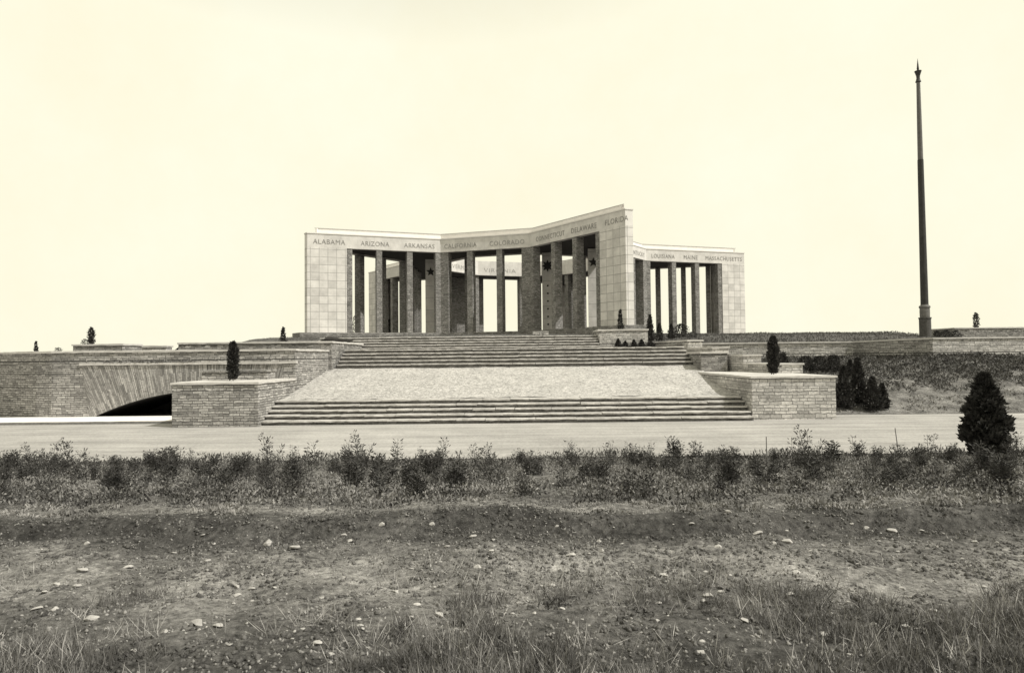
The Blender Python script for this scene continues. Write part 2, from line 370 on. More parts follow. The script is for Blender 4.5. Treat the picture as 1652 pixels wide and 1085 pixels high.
# ------------------------------------------------------------------ steps and ramp
XL, XR = -11.38, 10.95
def flight(root, x0, x1, y0, z0, n, rise, tread, last=None):
    for k in range(n):
        mb = MB(); y = y0+k*tread; yb = y0+(k+1)*tread+(.12 if k < n-1 or last is None else last); z = z0+(k+1)*rise
        xa = x0
        while xa < x1-.01:
            xb = xa+random.uniform(.9, 2.1); xb = x1 if x1-xb < .7 else xb
            dy, dz = random.uniform(-.022, .022), random.uniform(-.012, .012)
            slab(mb, [(xa+.006,y-.08+dy),(xb-.006,y-.08+dy),(xb-.006,yb),(xa+.006,yb)], z-.07+dz, z+dz, .24, .028, 0); xa = xb
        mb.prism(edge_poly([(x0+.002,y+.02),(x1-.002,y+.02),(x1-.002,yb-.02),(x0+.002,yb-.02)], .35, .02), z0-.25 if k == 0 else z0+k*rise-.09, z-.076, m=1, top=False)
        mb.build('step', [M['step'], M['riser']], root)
low = empty('staircase', (0,31,-3), label='lower broad flight of five rough stone steps rising from the road', cat='steps')
low_root = low
def reparent(root):   # children were built in world coordinates
    for c_ in root.children: c_.matrix_parent_inverse = Matrix.Translation(-Vector(root.location))
flight(low, XL, XR, 30.85, -3.0, 5, .20, .44, last=.3); reparent(low)
# sloping paved apron between the flights
mb = MB(); n = 26
xsR = np.linspace(XL-.02, 11.45, 60)
ZR = lambda X, Y: np.interp(Y, [33.0, 34.0, 42.6, 43], [-2.01, -1.93, -.62, -.60])+.05*(vnoise(X,Y,.9,20)-.5)+.035*(vnoise(X,Y,3.1,21)-.5)
apron = rough_mat('cobble_apron', [(.32, .24), (.5, .46), (.68, .60)], 4.5, 9, .06, 1.0, extra=(.7, .82, 1.12))
t = apron.node_tree; b = [q for q in t.nodes if q.type == 'BSDF_PRINCIPLED'][0]; vo = node(t, 'ShaderNodeTexVoronoi', feature='DISTANCE_TO_EDGE'); vo.inputs['Scale'].default_value = 5.5
t.links.new(geo_pos(t), vo.inputs['Vector']); old = b.inputs['Base Color'].links[0].from_socket
t.links.new(mixc(t, old, ramp(t, vo.outputs['Distance'], [(.02, (.62,.62,.62,1)), (.09, (1.04,1.04,1.04,1))]), 1.0, 'MULTIPLY'), b.inputs['Base Color'])
tag(grid_sheet('paved_ramp', xsR, np.linspace(33.22, 42.7, 60), ZR, apron), kind='structure')
up = empty('staircase', (0,42.5,-.58), label='upper wide flight of five steps above the sloping paved apron', cat='steps')
flight(up, -11.0, 11.3, 42.5, -.62, 5, .235, .5, last=4.6); reparent(up)
top = empty('staircase', (0,49.6,.56), label='topmost narrower flight of steps between the left wall and the planter', cat='steps')
flight(top, -14.6, 6.42, 49.5, .55, 5, .205, .5, last=.8); reparent(top)

# ------------------------------------------------------------------ terrace walls
def wall_thing(label, poly, z0, z1, cap=.10, over=.06, mat=None, cat='stone wall', name='terrace_wall', extra=None, capmat=None, group=None):
    root = empty(name, (poly[0][0], poly[0][1], z0), label=label, cat=cat, group=group)
    mb = MB(); mb.prism(poly, z0, z1-cap)
    if extra: extra(mb)
    o = mb.build('masonry', mat or M['wall'], root)
    cx = sum(p[0] for p in poly)/len(poly); cy = sum(p[1] for p in poly)/len(poly)
    P = []
    n = len(poly)
    for i in range(n):        # offset the outline outward
        a, b2, c2 = Vector(poly[i-1]), Vector(poly[i]), Vector(poly[(i+1) % n])
        e1 = (b2-a).normalized(); e2 = (c2-b2).normalized(); n1 = Vector((e1.y,-e1.x)); n2 = Vector((e2.y,-e2.x))
        k = n1+n2; k = k/max(k.length_squared/2, .3); P.append((b2.x+k.x*over, b2.y+k.y*over))
    mb = MB(); slab(mb, P, z1-cap, z1, .4, .015); mb.build('coping', capmat or M['coping'], root)
    reparent(root); return root
# right-hand tiers, each half a metre lower than the one behind
wall_thing('large pale block of wall at the right end of the lower steps', [(11.0,31.2),(14.86,31.2),(14.86,40.6),(11.0,40.6)], -3.1, -1.01, mat=M['wallpale'])
flare = [(11.0,52.0),(12.04,46.4),(12.7,43.0),(13.4,39.3),(14.0,36.0)]
tops = [1.03, .50, .0, -.49]; wid = [1.0, 1.06, 1.04, 1.42]
names = ['highest short stepped wall right of the steps, touching the long lawn wall', 'second highest stepped wall at right, below the shrubs and the long wall',
         'middle stepped wall at right, behind and left of the columnar cypress', 'low stepped wall behind the columnar cypress at the right of the steps']
for i in range(4):
    a, c = flare[i], flare[i+1]; xr = c[0]+wid[i]
    P = [a, c, (xr, c[1]), (xr, c[1]+(1.2 if i else 3.2)), (a[0]+.8, a[1]+.4)]
    if i == 0: P = [a, c, (xr, c[1]), (xr, 49.9), (11.9, 52.1)]
    wall_thing(names[i], P, -2.2, tops[i], mat=M['wallpale'])
root = wall_thing('dark rubble footing along the right edge of the paved apron', [(11.32,40.62),(12.9,40.62),(12.6,43.0),(11.95,46.4),(11.32,48.6)], -1.4, .18, mat=M['rubble'])
# long lawn wall on the right
rwp = [(12.9,49.75),(24.4,48.5),(27.5,44.3),(36,44.9),(60,46.0)]
rwt = [.86,.86,.97,1.0,1.0]
root = empty('retaining_wall', (12.9,49.7,-.5), label='long low coped wall holding the lawn on the right below the flagpole', cat='stone wall')
for i in range(4):
    p, q = Vector(rwp[i]), Vector(rwp[i+1]); d = (q-p).normalized(); nn = Vector((-d.y, d.x))*.5
    e = d*(.003 if i else 0)
    mb = MB(); mb.prism([p+e, q, q+nn, p+nn+e], -.9, [rwt[i]-.1, rwt[i+1]-.1, rwt[i+1]-.1, rwt[i]-.1]); mb.build('masonry', M['wall'] if i == 1 else M['wallpale'], root)  # left-facing stretch takes the darker stone, painting in its shade
    mb = MB(); o_ = Vector((d.y,-d.x))*.07
    P = edge_poly([p+o_+e, q+o_, q+nn-o_, p+nn-o_+e], .4, .015)
    zt = lambda v: rwt[i]+(rwt[i+1]-rwt[i])*min(1, max(0, (Vector(v)-p).dot(d)/(q-p).length))
    mb.prism(P, [zt(v)-.1 for v in P], [zt(v)+random.uniform(-.008,.008) for v in P]); mb.build('coping', M['coping'], root)
reparent(root)
# left-hand blocks
wall_thing('large front block of wall at the left end of the lower steps', [(-15.26,30.4),(-11.41,30.4),(-11.41,35.6),(-15.26,35.6)], -3.1, -1.01, mat=M['wall'])
wall_thing('low wall behind the left columnar cypress, in front of the arch', [(-15.3,33.4),(-12.1,33.4),(-12.1,34.6),(-15.3,34.6)], -1.3, -.53, mat=M['wall'], capmat=M['rubble'], cap=.07)
wall_thing('long coped wall on the upper left, ending beside the upper steps', [(-20.7,42.0),(-11.2,42.0),(-11.08,50.2),(-11.9,50.2),(-11.9,42.8),(-20.7,42.8)], -.9, 1.08, mat=M['rubble'])

wall_thing('short low wall between the square planter and the long upper left wall', [(-25.6,42.6),(-21.75,42.6),(-21.75,43.3),(-25.6,43.3)], -.2, .93, mat=M['wallpale'])
# arched bridge wall on the left
YW = 35.6; XC, ZA, RAD = -16.0, -1.60, 13.9
arch = lambda x: (ZA-RAD)+math.sqrt(max(RAD*RAD-(x-XC)**2, 0))
br = empty('arched_wall', (-22,YW,-3), label='long stone retaining wall with a wide low arch, left of the steps', cat='arched wall')
mb = MB(); ZS, ZT = -.18, .43
xl = -22.15
def fq(x0, x1, a0, a1, b0, b1, uvf=None):
    pts = [(x0,YW,a0),(x1,YW,a1),(x1,YW,b1),(x0,YW,b0)]
    mb.face(pts, [(p[0],p[2]) for p in pts] if uvf is None else [uvf(p) for p in pts])
mb.prism([(-24.2,YW),(-11.4,YW),(-11.4,36.3),(-24.2,36.3)], ZS+.06, ZT)   # parapet band over the string course
fq(-24.2, -22.6, -3.1, -3.1, ZS-.06, ZS-.06); fq(-24.2, -22.7, ZS-.06, ZS-.06, ZS+.06, ZS+.06); mb.face([(-22.6,YW,-3.1),(xl,YW,-3.1),(-22.6,YW,ZS-.06)], [(-22.6,-3.1),(xl,-3.1),(-22.6,ZS-.06)])
mb.prism([(-40,43.0),(-33,39.7),(-25.2,35.9),(-24.2,YW),(-24.2,YW+.7),(-25.2,36.6),(-33,40.4),(-40,43.7)], -3.1, ZT-.001)
mb.prism([(-12.02,YW),(-11.4,YW),(-11.4,42.1),(-12.02,42.1)], -3.1, ZS-.06)
mb.prism([(-12.02,36.31),(-11.4,36.31),(-11.4,42.1),(-12.02,42.1)], ZS-.06, ZT-.002)
mb.build('masonry', M['wall'], br)
mb = MB()
def vuv(p):
    dx, dz = p[0]-XC, p[2]-(ZA-RAD); return (math.hypot(dx, dz), math.atan2(dx, dz)*RAD)
xsv = [xl+(-12.02-xl)*k/64 for k in range(65)]
mb.face([(-22.6,YW-.012,ZS-.06),(xl,YW-.012,-3.1),(xl,YW-.012,ZS-.06)], [vuv((-22.6,0,ZS-.06)), vuv((xl,0,-3.1)), vuv((xl,0,ZS-.06))])
for x0, x1 in zip(xsv[:-1], xsv[1:]):
    lo0, lo1 = (max(arch(x0),-3.1), max(arch(x1),-3.1)) if x1 < -13 else (-3.1,-3.1)
    n_ = 6
    for k in range(n_):
        a0, a1 = lo0+(ZS-.06-lo0)*k/n_, lo1+(ZS-.06-lo1)*k/n_; b0, b1 = lo0+(ZS-.06-lo0)*(k+1)/n_, lo1+(ZS-.06-lo1)*(k+1)/n_
        pts = [(x0,YW-.012,a0),(x1,YW-.012,a1),(x1,YW-.012,b1),(x0,YW-.012,b0)]; mb.face(pts, [vuv(p) for p in pts])
mb.build('arch_stones', M['vous'], br)
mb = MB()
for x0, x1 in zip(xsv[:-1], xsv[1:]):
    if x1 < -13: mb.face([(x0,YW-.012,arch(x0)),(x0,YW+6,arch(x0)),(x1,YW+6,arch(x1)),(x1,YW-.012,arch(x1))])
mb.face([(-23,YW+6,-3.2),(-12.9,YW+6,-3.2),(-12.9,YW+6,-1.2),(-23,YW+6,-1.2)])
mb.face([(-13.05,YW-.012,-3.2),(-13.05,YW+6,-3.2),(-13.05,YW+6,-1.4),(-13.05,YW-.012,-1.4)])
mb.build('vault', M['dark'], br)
mb = MB(); slab(mb, [(-22.7,YW-.09),(-11.34,YW-.09),(-11.34,YW+.3),(-22.7,YW+.3)], ZS-.058, ZS+.055, .4, .012); mb.build('string_course', M['coping'], br)
mb = MB(); slab(mb, [(-40,42.93),(-33,39.63),(-25.2,35.83),(-24.2,YW-.07),(-11.33,YW-.07),(-11.33,42.0),(-12.1,42.0),(-12.1,36.4),(-24.2,36.4),(-25.2,36.7),(-33,40.5),(-40,43.8)], ZT+.002, .53, .4, .015); mb.build('coping', M['coping'], br)
reparent(br)
wall_thing('small square stone planter standing on top of the arched wall at far left', [(-24.9,38.4),(-22.1,38.4),(-22.1,40.4),(-24.9,40.4)], .3, .96, mat=M['wall'], name='planter', cat='planter')
# planters near the memorial and at far right
def pp(mb): mb.prism([(6.5,50.3),(7.32,50.3),(7.32,50.795),(6.5,50.795)], .4, 1.45)
wall_thing('stone planter wall to the right of the topmost steps, under the tall end panel', [(6.5,50.8),(10.2,50.8),(10.2,53.6),(6.5,53.6)], .4, 1.98, mat=M['wallpale'], name='planter', cat='planter', extra=pp)
wall_thing('low stone planter at the far right behind the flagpole', [(37.4,57.2),(48,57.6),(48,61),(37.4,61)], .6, 2.08, mat=M['wall'], name='planter', cat='planter')
a_ = at(859,536,56); b_ = at(885,536,56)
mb = MB(); slab(mb, [(a_.x,55.6),(b_.x,55.6),(b_.x,56.4),(a_.x,56.4)], 1.5, 2.06, .3, .006); tag(mb.build('stone_slab', M['wallpale']), 'low pale stone block lying at the head of the topmost steps', 'stone block')

# ------------------------------------------------------------------ the star-shaped memorial
CX, CY, PHI = 1.701, 96.267, R(-107.559)
DD, BH, LL, AL = 16.38, 5.641, 15.7, 0.3437
ZB, ZSF, ZFT, ZPT = 2.95, 12.8, 14.36, 15.12
def rv(v, a): return Vector((v.x*math.cos(a)-v.y*math.sin(a), v.x*math.sin(a)+v.y*math.cos(a)))
cen = Vector((CX, CY)); n0 = Vector((math.cos(PHI), math.sin(PHI))); u0 = Vector((-n0.y, n0.x))
sides = []
for k in range(5):
    a = 2*math.pi*k/5; nn = rv(n0, a); uu = rv(u0, a)
    C_ = cen+nn*DD+uu*BH; B_ = cen+nn*DD-uu*BH
    D_ = C_+rv(rv(nn, math.pi/5), AL)*LL; A_ = B_+rv(rv(nn, -math.pi/5), -AL)*LL
    sides.append((A_, B_, C_, D_))
# blunt tips: neighbouring sides end a little apart
for k in range(5):
    A_, B_, C_, D_ = sides[k]; E_ = sides[(k+1) % 5][0]
    ax = (((D_+E_)/2)-cen).normalized(); tt = Vector((-ax.y, ax.x)); mid = (D_+E_)/2
    sides[k] = (sides[k][0], B_, C_, mid-tt*.42+ax*.12)
    nx_ = sides[(k+1) % 5]; sides[(k+1) % 5] = (mid+tt*.42+ax*.12,)+tuple(nx_[1:])
outline = [p for s_ in sides for p in s_]
def offset(poly, d):
    P = []; n = len(poly)
    for i in range(n):
        a, b2, c2 = poly[i-1], poly[i], poly[(i+1) % n]; e1 = (b2-a).normalized(); e2 = (c2-b2).normalized()
        n1 = Vector((e1.y,-e1.x)); n2 = Vector((e2.y,-e2.x)); k = n1+n2; k = k/(k.length_squared/2); P.append(b2+k*d)
    return P
area = sum(outline[i-1].x*outline[i].y-outline[i].x*outline[i-1].y for i in range(len(outline)))
assert area > 0
AP = 11.0; rr = AP/math.cos(math.pi/10)
deca = [cen+rv(n0, math.pi/10+2*math.pi*k/10)*rr for k in range(10)]
mem = empty('memorial', (CX,CY,ZB), label='huge open star-shaped stone memorial of pillars carrying a broad inscribed frieze', cat='memorial')
mb = MB(); st = offset(outline, 1.15); mb.prism(st, .8, ZB); mb.build('stylobate', M['rubble'], mem)
# roof ring: soffit and deck joined to the atrium opening
def ring_faces(mb, z, up_):
    oc = list(outline)
    for k in range(5):
        A_, B_, C_, D_ = sides[k]; E_ = sides[(k+1) % 5][0]; B2 = sides[(k+1) % 5][1]
        i0 = min(range(10), key=lambda i: (deca[i]-(cen+rv(n0, 2*math.pi*k/5-math.pi/10)*rr)).length)
        dl, dr, dn = deca[i0], deca[(i0+1) % 10], deca[(i0+2) % 10]
        for P in ([B_, C_, dr, dl], [C_, D_, E_, B2, dn, dr]):
            P = [(p.x, p.y, z) for p in P]; mb.face(P if up_ else P[::-1])
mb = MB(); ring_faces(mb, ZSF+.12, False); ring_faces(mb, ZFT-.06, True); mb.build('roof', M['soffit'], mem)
def strip(mb, p, q, z0, z1, th, u=0.0):
    """wall slab whose outer face runs p->q, thickness inward"""
    d = (q-p).normalized(); i_ = Vector((-d.y, d.x))*th; L = (q-p).length
    mb.face([(p.x,p.y,z0),(q.x,q.y,z0),(q.x,q.y,z1),(p.x,p.y,z1)], [(u,z0),(u+L,z0),(u+L,z1),(u,z1)])
    a, b2 = p+i_, q+i_
    mb.face([(b2.x,b2.y,z0),(a.x,a.y,z0),(a.x,a.y,z1),(b2.x,b2.y,z1)])
    mb.face([(p.x,p.y,z1),(q.x,q.y,z1),(b2.x,b2.y,z1),(a.x,a.y,z1)]); mb.face([(a.x,a.y,z0),(b2.x,b2.y,z0),(q.x,q.y,z0),(p.x,p.y,z0)])
def text_mesh(word, p, q, sa, sb, z0, h, parent, proud=.012, mat='letter'):
    cu = bpy.data.curves.new('inscription', 'FONT'); cu.body = word; cu.size = 1; cu.extrude = .01; cu.resolution_u = 3; cu.space_character = 1.12
    o = bpy.data.objects.new('inscription', cu); col.objects.link(o)
    bpy.context.view_layer.update()
    dg = bpy.context.evaluated_depsgraph_get(); me = bpy.data.meshes.new_from_object(o.evaluated_get(dg))
    bpy.data.objects.remove(o); bpy.data.curves.remove(cu)
    n = len(me.vertices); co = np.empty(n*3); me.vertices.foreach_get('co', co); co = co.reshape(-1, 3)
    x0, x1 = co[:,0].min(), co[:,0].max(); y0, y1 = co[:,1].min(), co[:,1].max()
    d = (q-p).normalized(); no = Vector((d.y, -d.x))
    s_ = sa+(co[:,0]-x0)/(x1-x0)*(sb-sa); z_ = z0+(co[:,1]-y0)/(y1-y0)*h; e_ = proud+co[:,2]
    out_ = np.stack([p.x+d.x*s_+no.x*e_, p.y+d.y*s_+no.y*e_, z_], -1)
    me.vertices.foreach_set('co', out_.ravel()); me.materials.clear(); me.materials.append(M[mat]); me.update(); me.name = 'inscription'
    t_ = bpy.data.objects.new('inscription', me); col.objects.link(t_); t_.parent = parent; return t_
def s_of(px, p, q):
    """distance along p->q at which the sight line through column px meets it"""
    r_ = ray(px, 400); d = q-p; k = r_.x/r_.y; s_ = (k*p.y-p.x)/(d.x-k*d.y); return s_*d.length
words = {(0,0): [('ALABAMA',505,557),('ARIZONA',582,628),('ARKANSAS',652,701)], (0,1): [('CALIFORNIA',717,769),('COLORADO',790,846)],
         (0,2): [('CONNECTICUT',865,911),('DELAWARE',922,963),('FLORIDA',977,1014)], (1,2): [('LOUISIANA',1051,1088),('MAINE',1103,1125),('MASSACHUSETTS',1138,1196)]}
for k in range(5):
    for j in range(3):
        p, q = sides[k][j], sides[k][j+1]
        mb = MB(); strip(mb, p, q, ZSF, ZFT, .7); f_ = mb.build('frieze', M['frieze'], mem)
        for wd, a, c in words.get((k, j), []): text_mesh(wd, p, q, s_of(a, p, q), s_of(c, p, q), ZSF+.42, .55, f_)
        if (k, j) == (1, 1): text_mesh('KENTUCKY', p, q, (q-p).length-5.0, (q-p).length-.6, ZSF+.42, .55, f_)
    p, q = sides[k][3], sides[(k+1) % 5][0]; mb = MB(); strip(mb, p, q, ZSF+.001, ZFT-.001, .5); mb.build('frieze', M['parapet'], mem)
mb = MB()
def inset(d):
    """outline moved inward; the two corners of each blunt tip merge into one point"""
    P = []; q = offset(outline, -d)
    for k in range(5):
        A_, B_, C_, D_ = [q[4*k+i] for i in range(4)]; A2, B2 = q[(4*k+4) % 20], q[(4*k+5) % 20]
        e1, e2 = D_-C_, A2-B2; den = e1.x*e2.y-e1.y*e2.x; r_ = B2-C_; t_ = (r_.x*e2.y-r_.y*e2.x)/den
        P.append((B_, C_, C_+e1*t_))
    o_ = []
    for k in range(5): o_ += [P[k-1][2], P[k][0], P[k][1], P[k][2]]
    return o_
po = inset(.75)
for i in range(len(po)):
    if (po[i]-po[(i+1) % len(po)]).length < 1e-6: continue
    strip(mb, po[i], po[(i+1) % len(po)], ZFT-.3, ZPT, .14)
for a, c, z_ in ((.05, 0, ZFT+.001),):          # thin cornice course on the frieze
    oo = offset(outline, .06); oi = inset(.9)
    for i in range(len(oo)):
        j = (i+1) % len(oo); P = [oo[i], oo[j], oi[j], oi[i]]
        if (oi[i]-oi[j]).length < 1e-6: P = P[:3]
        mb.prism([(v.x, v.y) for v in P], ZFT+.002, ZFT+.13)
mb.build('parapet', M['parapet'], mem)
mb = MB(); p1, p2 = inset(.70), inset(1.0)
for i in range(len(p1)):
    j = (i+1) % len(p1)
    if (p1[i]-p1[j]).length < 1e-6: continue
    P = [p1[i], p1[j], p2[j], p2[i]]; mb.prism([(v.x, v.y) for v in P], ZPT+.002, ZPT+.06)
mb.build('roof_edge', M['soft_edge'], mem)
mb = MB()
for i in range(10):
    p, q = deca[(i+1) % 10], deca[i]
    strip(mb, p, q, ZSF, ZPT-.1, .6)
fi = mb.build('inner_frieze', M['frieze'], mem)
far = sorted(range(10), key=lambda i: -(deca[i].y+deca[(i+1) % 10].y))
for i in range(10):
    p, q = deca[(i+1) % 10], deca[i]; m_ = (p+q)/2; px = 826+F_PX*m_.x/m_.y
    if m_.y > CY+9 and m_.x < CX: text_mesh('VIRGINIA', p, q, .9, 6.2, ZSF+.5, .62, fi, mat='letter_faint')
    elif m_.y > CY+4 and m_.x < CX-5: text_mesh('VERMONT', p, q, .9, 6.2, ZSF+.5, .62, fi, mat='letter_faint')
# solid ends, pillars
PANEL = 4.42
def pillar(c, d, w_, dep, z1=ZSF-.002, mat='pillar', name='pillar'):
    mb = MB(); i_ = Vector((-d.y, d.x))
    P = [c-d*w_/2, c+d*w_/2, c+d*w_/2+i_*dep, c-d*w_/2+i_*dep]
    mb.prism([(v.x, v.y) for v in P], ZB-.02, z1, bottom=False, u0=random.uniform(0,9)); return mb.build(name, M[mat], mem)
for k in range(5):
    A_, B_, C_, D_ = sides[k]; E_, B2 = sides[(k+1) % 5][0], sides[(k+1) % 5][1]
    d1 = (C_-D_).normalized(); d2 = (B2-E_).normalized()
    mb = MB(); e = .004
    P = [D_+d1*(PANEL-.7), D_, E_, E_+d2*PANEL]; mb.prism([(v.x, v.y) for v in P], ZB-.02, ZSF-.002, bottom=False); mb.build('end_wall', M['panel'], mem)
    for p, q in ((A_, B_), (D_, C_)):
        d = (q-p).normalized(); dd = d if p is A_ else -d; L = (q-p).length
        ins = Vector((-dd.y, dd.x))*.06
        pa = PANEL if p is A_ else PANEL-.7
        pillar(p+d*(pa+.325)+ins, dd, .64, 1.0)
        gap = (L-.63-PANEL-.65)/3
        for j in (1, 2): pillar(p+d*((8.2 if j == 1 else 11.85)-(0 if p is A_ else .5))+ins, dd, .66, 1.05)
    d = (C_-B_).normalized(); L = (C_-B_).length; ins = Vector((-d.y, d.x))*.06
    for j in (1, 2): pillar(B_+d*(L*j/3)+ins, d, .70, 1.0)
    for V_, da, db in ((B_, (A_-B_).normalized(), d), (C_, -d, (D_-C_).normalized())):     # angled corner pillars
        i1 = Vector((da.y, -da.x)); i2 = Vector((-db.y, db.x)); 
        bis = (i1+i2).normalized(); s_ = V_+bis*.06
        ra, rb = (.63, 1.0) if V_ is B_ else (1.0, .63)
        Q = [s_+da*ra, s_, s_+db*rb, s_+db*rb+i2*1.05, s_+bis*1.1, s_+da*ra+i1*1.05]
        mb = MB(); mb.prism([(v.x, v.y) for v in Q], ZB-.02, ZSF-.002, bottom=False, u0=random.uniform(0,9)); mb.build('corner_pillar', M['pillar'], mem)
for i in range(10):
    v = deca[i]; rd = (v-cen).normalized(); tn = Vector((-rd.y, rd.x)); pillar(v+rd*1.2, tn, .62, .9)
# pale pylons inside the arms, each with a bronze emblem
def star_mesh(c, d, r_, parent, n=5, ratio=.42, name='star_emblem'):
    no = Vector((d.y, -d.x)); mb = MB(); P = []
    for j in range(2*n):
        a = math.pi/2+math.pi*j/n; q = r_ if j % 2 == 0 else r_*ratio; P.append((math.cos(a)*q, math.sin(a)*q))
    f = lambda x, z, e: (c.x+d.x*x+no.x*e, c.y+d.y*x+no.y*e, c.z+z)
    mb.face([f(x, z, .07) for x, z in P])
    for j in range(2*n):
        a, b2 = P[j], P[(j+1) % (2*n)]; mb.face([f(a[0],a[1],0), f(b2[0],b2[1],0), f(b2[0],b2[1],.07), f(a[0],a[1],.07)])
    return mb.build(name, M['emblem'], parent)
for px, Y, wd, yaw, kind in ((695,88.0,1.35,.15,0),(884,83.3,1.45,-.35,1),(958,80.5,1.3,-.1,0)):
    c = at(px, 480, Y); d = Vector((math.cos(yaw), math.sin(yaw))); i_ = Vector((-d.y, d.x)); c2 = Vector((c.x, c.y))
    mb = MB(); P = [c2-d*wd/2, c2+d*wd/2, c2+d*wd/2+i_*.6, c2-d*wd/2+i_*.6]; mb.prism([(v.x, v.y) for v in P], ZB-.02, ZSF-.001, bottom=False)
    py = mb.build('pylon', M['pylon'], mem)
    star_mesh(Vector((c2.x, c2.y, 11.15)), d, .62 if not kind else .75, py, 5 if not kind else 8, .42 if not kind else .55)
    if kind:
        for j in range(6): star_mesh(Vector((c2.x, c2.y, 8.7-j*.95)), d, .12, py, 8, .9, 'boss')
reparent(mem)
for ch in list(mem.children):          # sub-parts hang under a part that already carries the root's offset
    for s_ in ch.children: s_.matrix_parent_inverse = Matrix.Identity(4)

# ------------------------------------------------------------------ flagpole
fp = at(1493, 543, 55)
fl = empty('flagpole', (fp.x, 55, 1.0), label='very tall dark tapering flagpole on a round pedestal, right of the memorial', cat='flagpole')
mb = MB(); mb.lathe([(0,0),(.46,0),(.46,.25),(.43,.3),(.43,1.72),(.47,1.75),(.47,1.85),(.0,1.85)], 24); mb.build('pedestal', M['pole2'], fl)
mb = MB(); mb.lathe([(.36,1.85),(.37,2.3),(.36,2.6),(.41,2.64),(.42,2.72),(.38,2.8),(.30,2.84),(.29,2.9),(0,2.9)], 24); mb.build('collar', M['cap'], fl)
mb = MB(); mb.lathe([(.285,2.9),(.27,6),(.245,10),(.22,14.75)], 20); mb.build('lower_shaft', M['pole'], fl)
mb = MB(); mb.lathe([(.20,14.75),(.175,18),(.14,21.15)], 20); mb.build('upper_shaft', M['polelight'], fl)
mb = MB(); mb.lathe([(.14,21.15),(.22,21.2),(.17,21.32),(.13,21.5),(.14,21.7),(.22,21.95),(.27,22.1),(.16,22.12),(.05,22.14),(.09,22.3),(.07,22.45),(.06,22.6),(.0,23.2)], 16); mb.build('finial', M['pole'], fl)

# ------------------------------------------------------------------ vegetation
rng = np.random.default_rng(11)
def sprigs(P, D, L, W):
    """one leaf-like triangle pair per point: P base, D direction, L length, W width"""
    n = len(P); D = D/np.linalg.norm(D, axis=1, keepdims=True); r_ = rng.normal(size=(n,3)); S = np.cross(D, r_); S /= np.linalg.norm(S, axis=1, keepdims=True)+1e-9
    L = np.broadcast_to(np.asarray(L, float), (n,))[:,None]; W = np.broadcast_to(np.asarray(W, float), (n,))[:,None]
    V = np.stack([P, P+D*L*.5+S*W, P+D*L, P+D*L*.5-S*W], 1).reshape(-1, 3); Fc = np.arange(4*n).reshape(-1, 4); return V, Fc
def conifer(name, loc, h, r, label, cat='conifer', n=1500, shape='cone', mat='con', group=None, leaf=None, lean=0.0):
    root = empty(name, loc, rng.uniform(0,6), label, cat, group)
    t_ = rng.uniform(0, 1, n)**(1.25 if shape == 'cone' else 1.0)
    if shape == 'cone': prof = (1-t_)**.85*(.55+.45*np.minimum(1, t_/.12))
    elif shape == 'full': prof = np.minimum(1, (1-t_)*1.75)**.75*np.minimum(1, .72+t_*1.2)
    elif shape == 'col': prof = np.minimum(1, (1-t_)*3.2)**.6*np.minimum(1, .65+t_*2)
    else: prof = np.sqrt(np.maximum(1-(2*np.abs(t_-.42)/1.16)**2, 0))
    a = rng.uniform(0, 2*np.pi, n); lump = 1+.24*np.sin(a*3+t_*19)+.20*np.sin(a*5-t_*31+1)+.12*np.sin(a*9+t_*57); rad = r*prof*lump*np.sqrt(rng.uniform(.15, 1, n))
    P = np.stack([rad*np.cos(a)+lean*t_*h, rad*np.sin(a), .04*h+t_*h*.94], -1)
    D = np.stack([np.cos(a)*.7, np.sin(a)*.7, np.full(n, .9)], -1)+rng.normal(size=(n,3))*.45
    L = leaf or max(.05, .10*h**.5); V, Fc = sprigs(P, D, L*rng.uniform(.6, 1.4, n), L*.28)
    mesh_obj('crown', V, Fc, M[mat], root)
    mb = MB(); mb.tube((0,0,-.15), (lean*h*.5,0,h*.55), max(.02, r*.12), .01, 7); mb.build('trunk', M['bark'], root); return root
def bush_at(px, py, Y, hpx, wpx, label, shape='cone', n=900, name='conifer', mat='con', cat='conifer', group=None, zf=None):
    c = at(px, py, Y); k = Y/F_PX; h = hpx*k; r = wpx*k/2
    z = c.z if zf is None else float(zf(c.x, Y))
    if zf is not None: h = max(h, c.z+h-z) if False else h+(c.z-z)
    return conifer(name, (c.x, Y, z-.03), h, r, label, cat, n, shape, mat, group)
bush_at(376, 611, 32.3, 60, 13, 'dark columnar cypress on the big block left of the lower steps', 'col', 2600, 'cypress', cat='cypress', zf=lambda x,y:-1.01)
bush_at(1248, 600, 33.6, 58, 13, 'dark columnar cypress on the big block right of the lower steps', 'col', 2600, 'cypress', cat='cypress', zf=lambda x,y:-1.01)
bush_at(1592, 752, 18.9, 148, 50, 'big bushy dark conifer at the right edge beside the road', 'full', 16000, 'conifer', zf=zg)
bush_at(457, 550, 47, 23, 12, 'small cone-shaped conifer behind the upper left wall', 'cone', 700, zf=zp)
bush_at(147, 556, 39.4, 28, 8, 'slim dark cypress growing in the planter on the arched wall', 'col', 700, 'cypress', cat='cypress', zf=lambda x,y:.9)
bush_at(137, 556, 39.2, 10, 9, 'tiny shrub beside the slim cypress in the planter on the arched wall', 'ball', 250, 'shrub', cat='shrub', mat='con2', zf=lambda x,y:.9)
bush_at(58, 566, 41, 16, 6, 'tiny far left conifer poking above the end of the arched wall', 'cone', 350, zf=lambda x,y:.38)
bush_at(94, 566, 40.5, 6, 10, 'small low shrub on the wall top left of the square planter', 'ball', 250, 'shrub', cat='shrub', mat='con2', zf=lambda x,y:.38)
bush_at(1001, 527, 55.5, 28, 12, 'small conifer standing above the planter in front of the tall end panel', 'cone', 900, zf=zp)
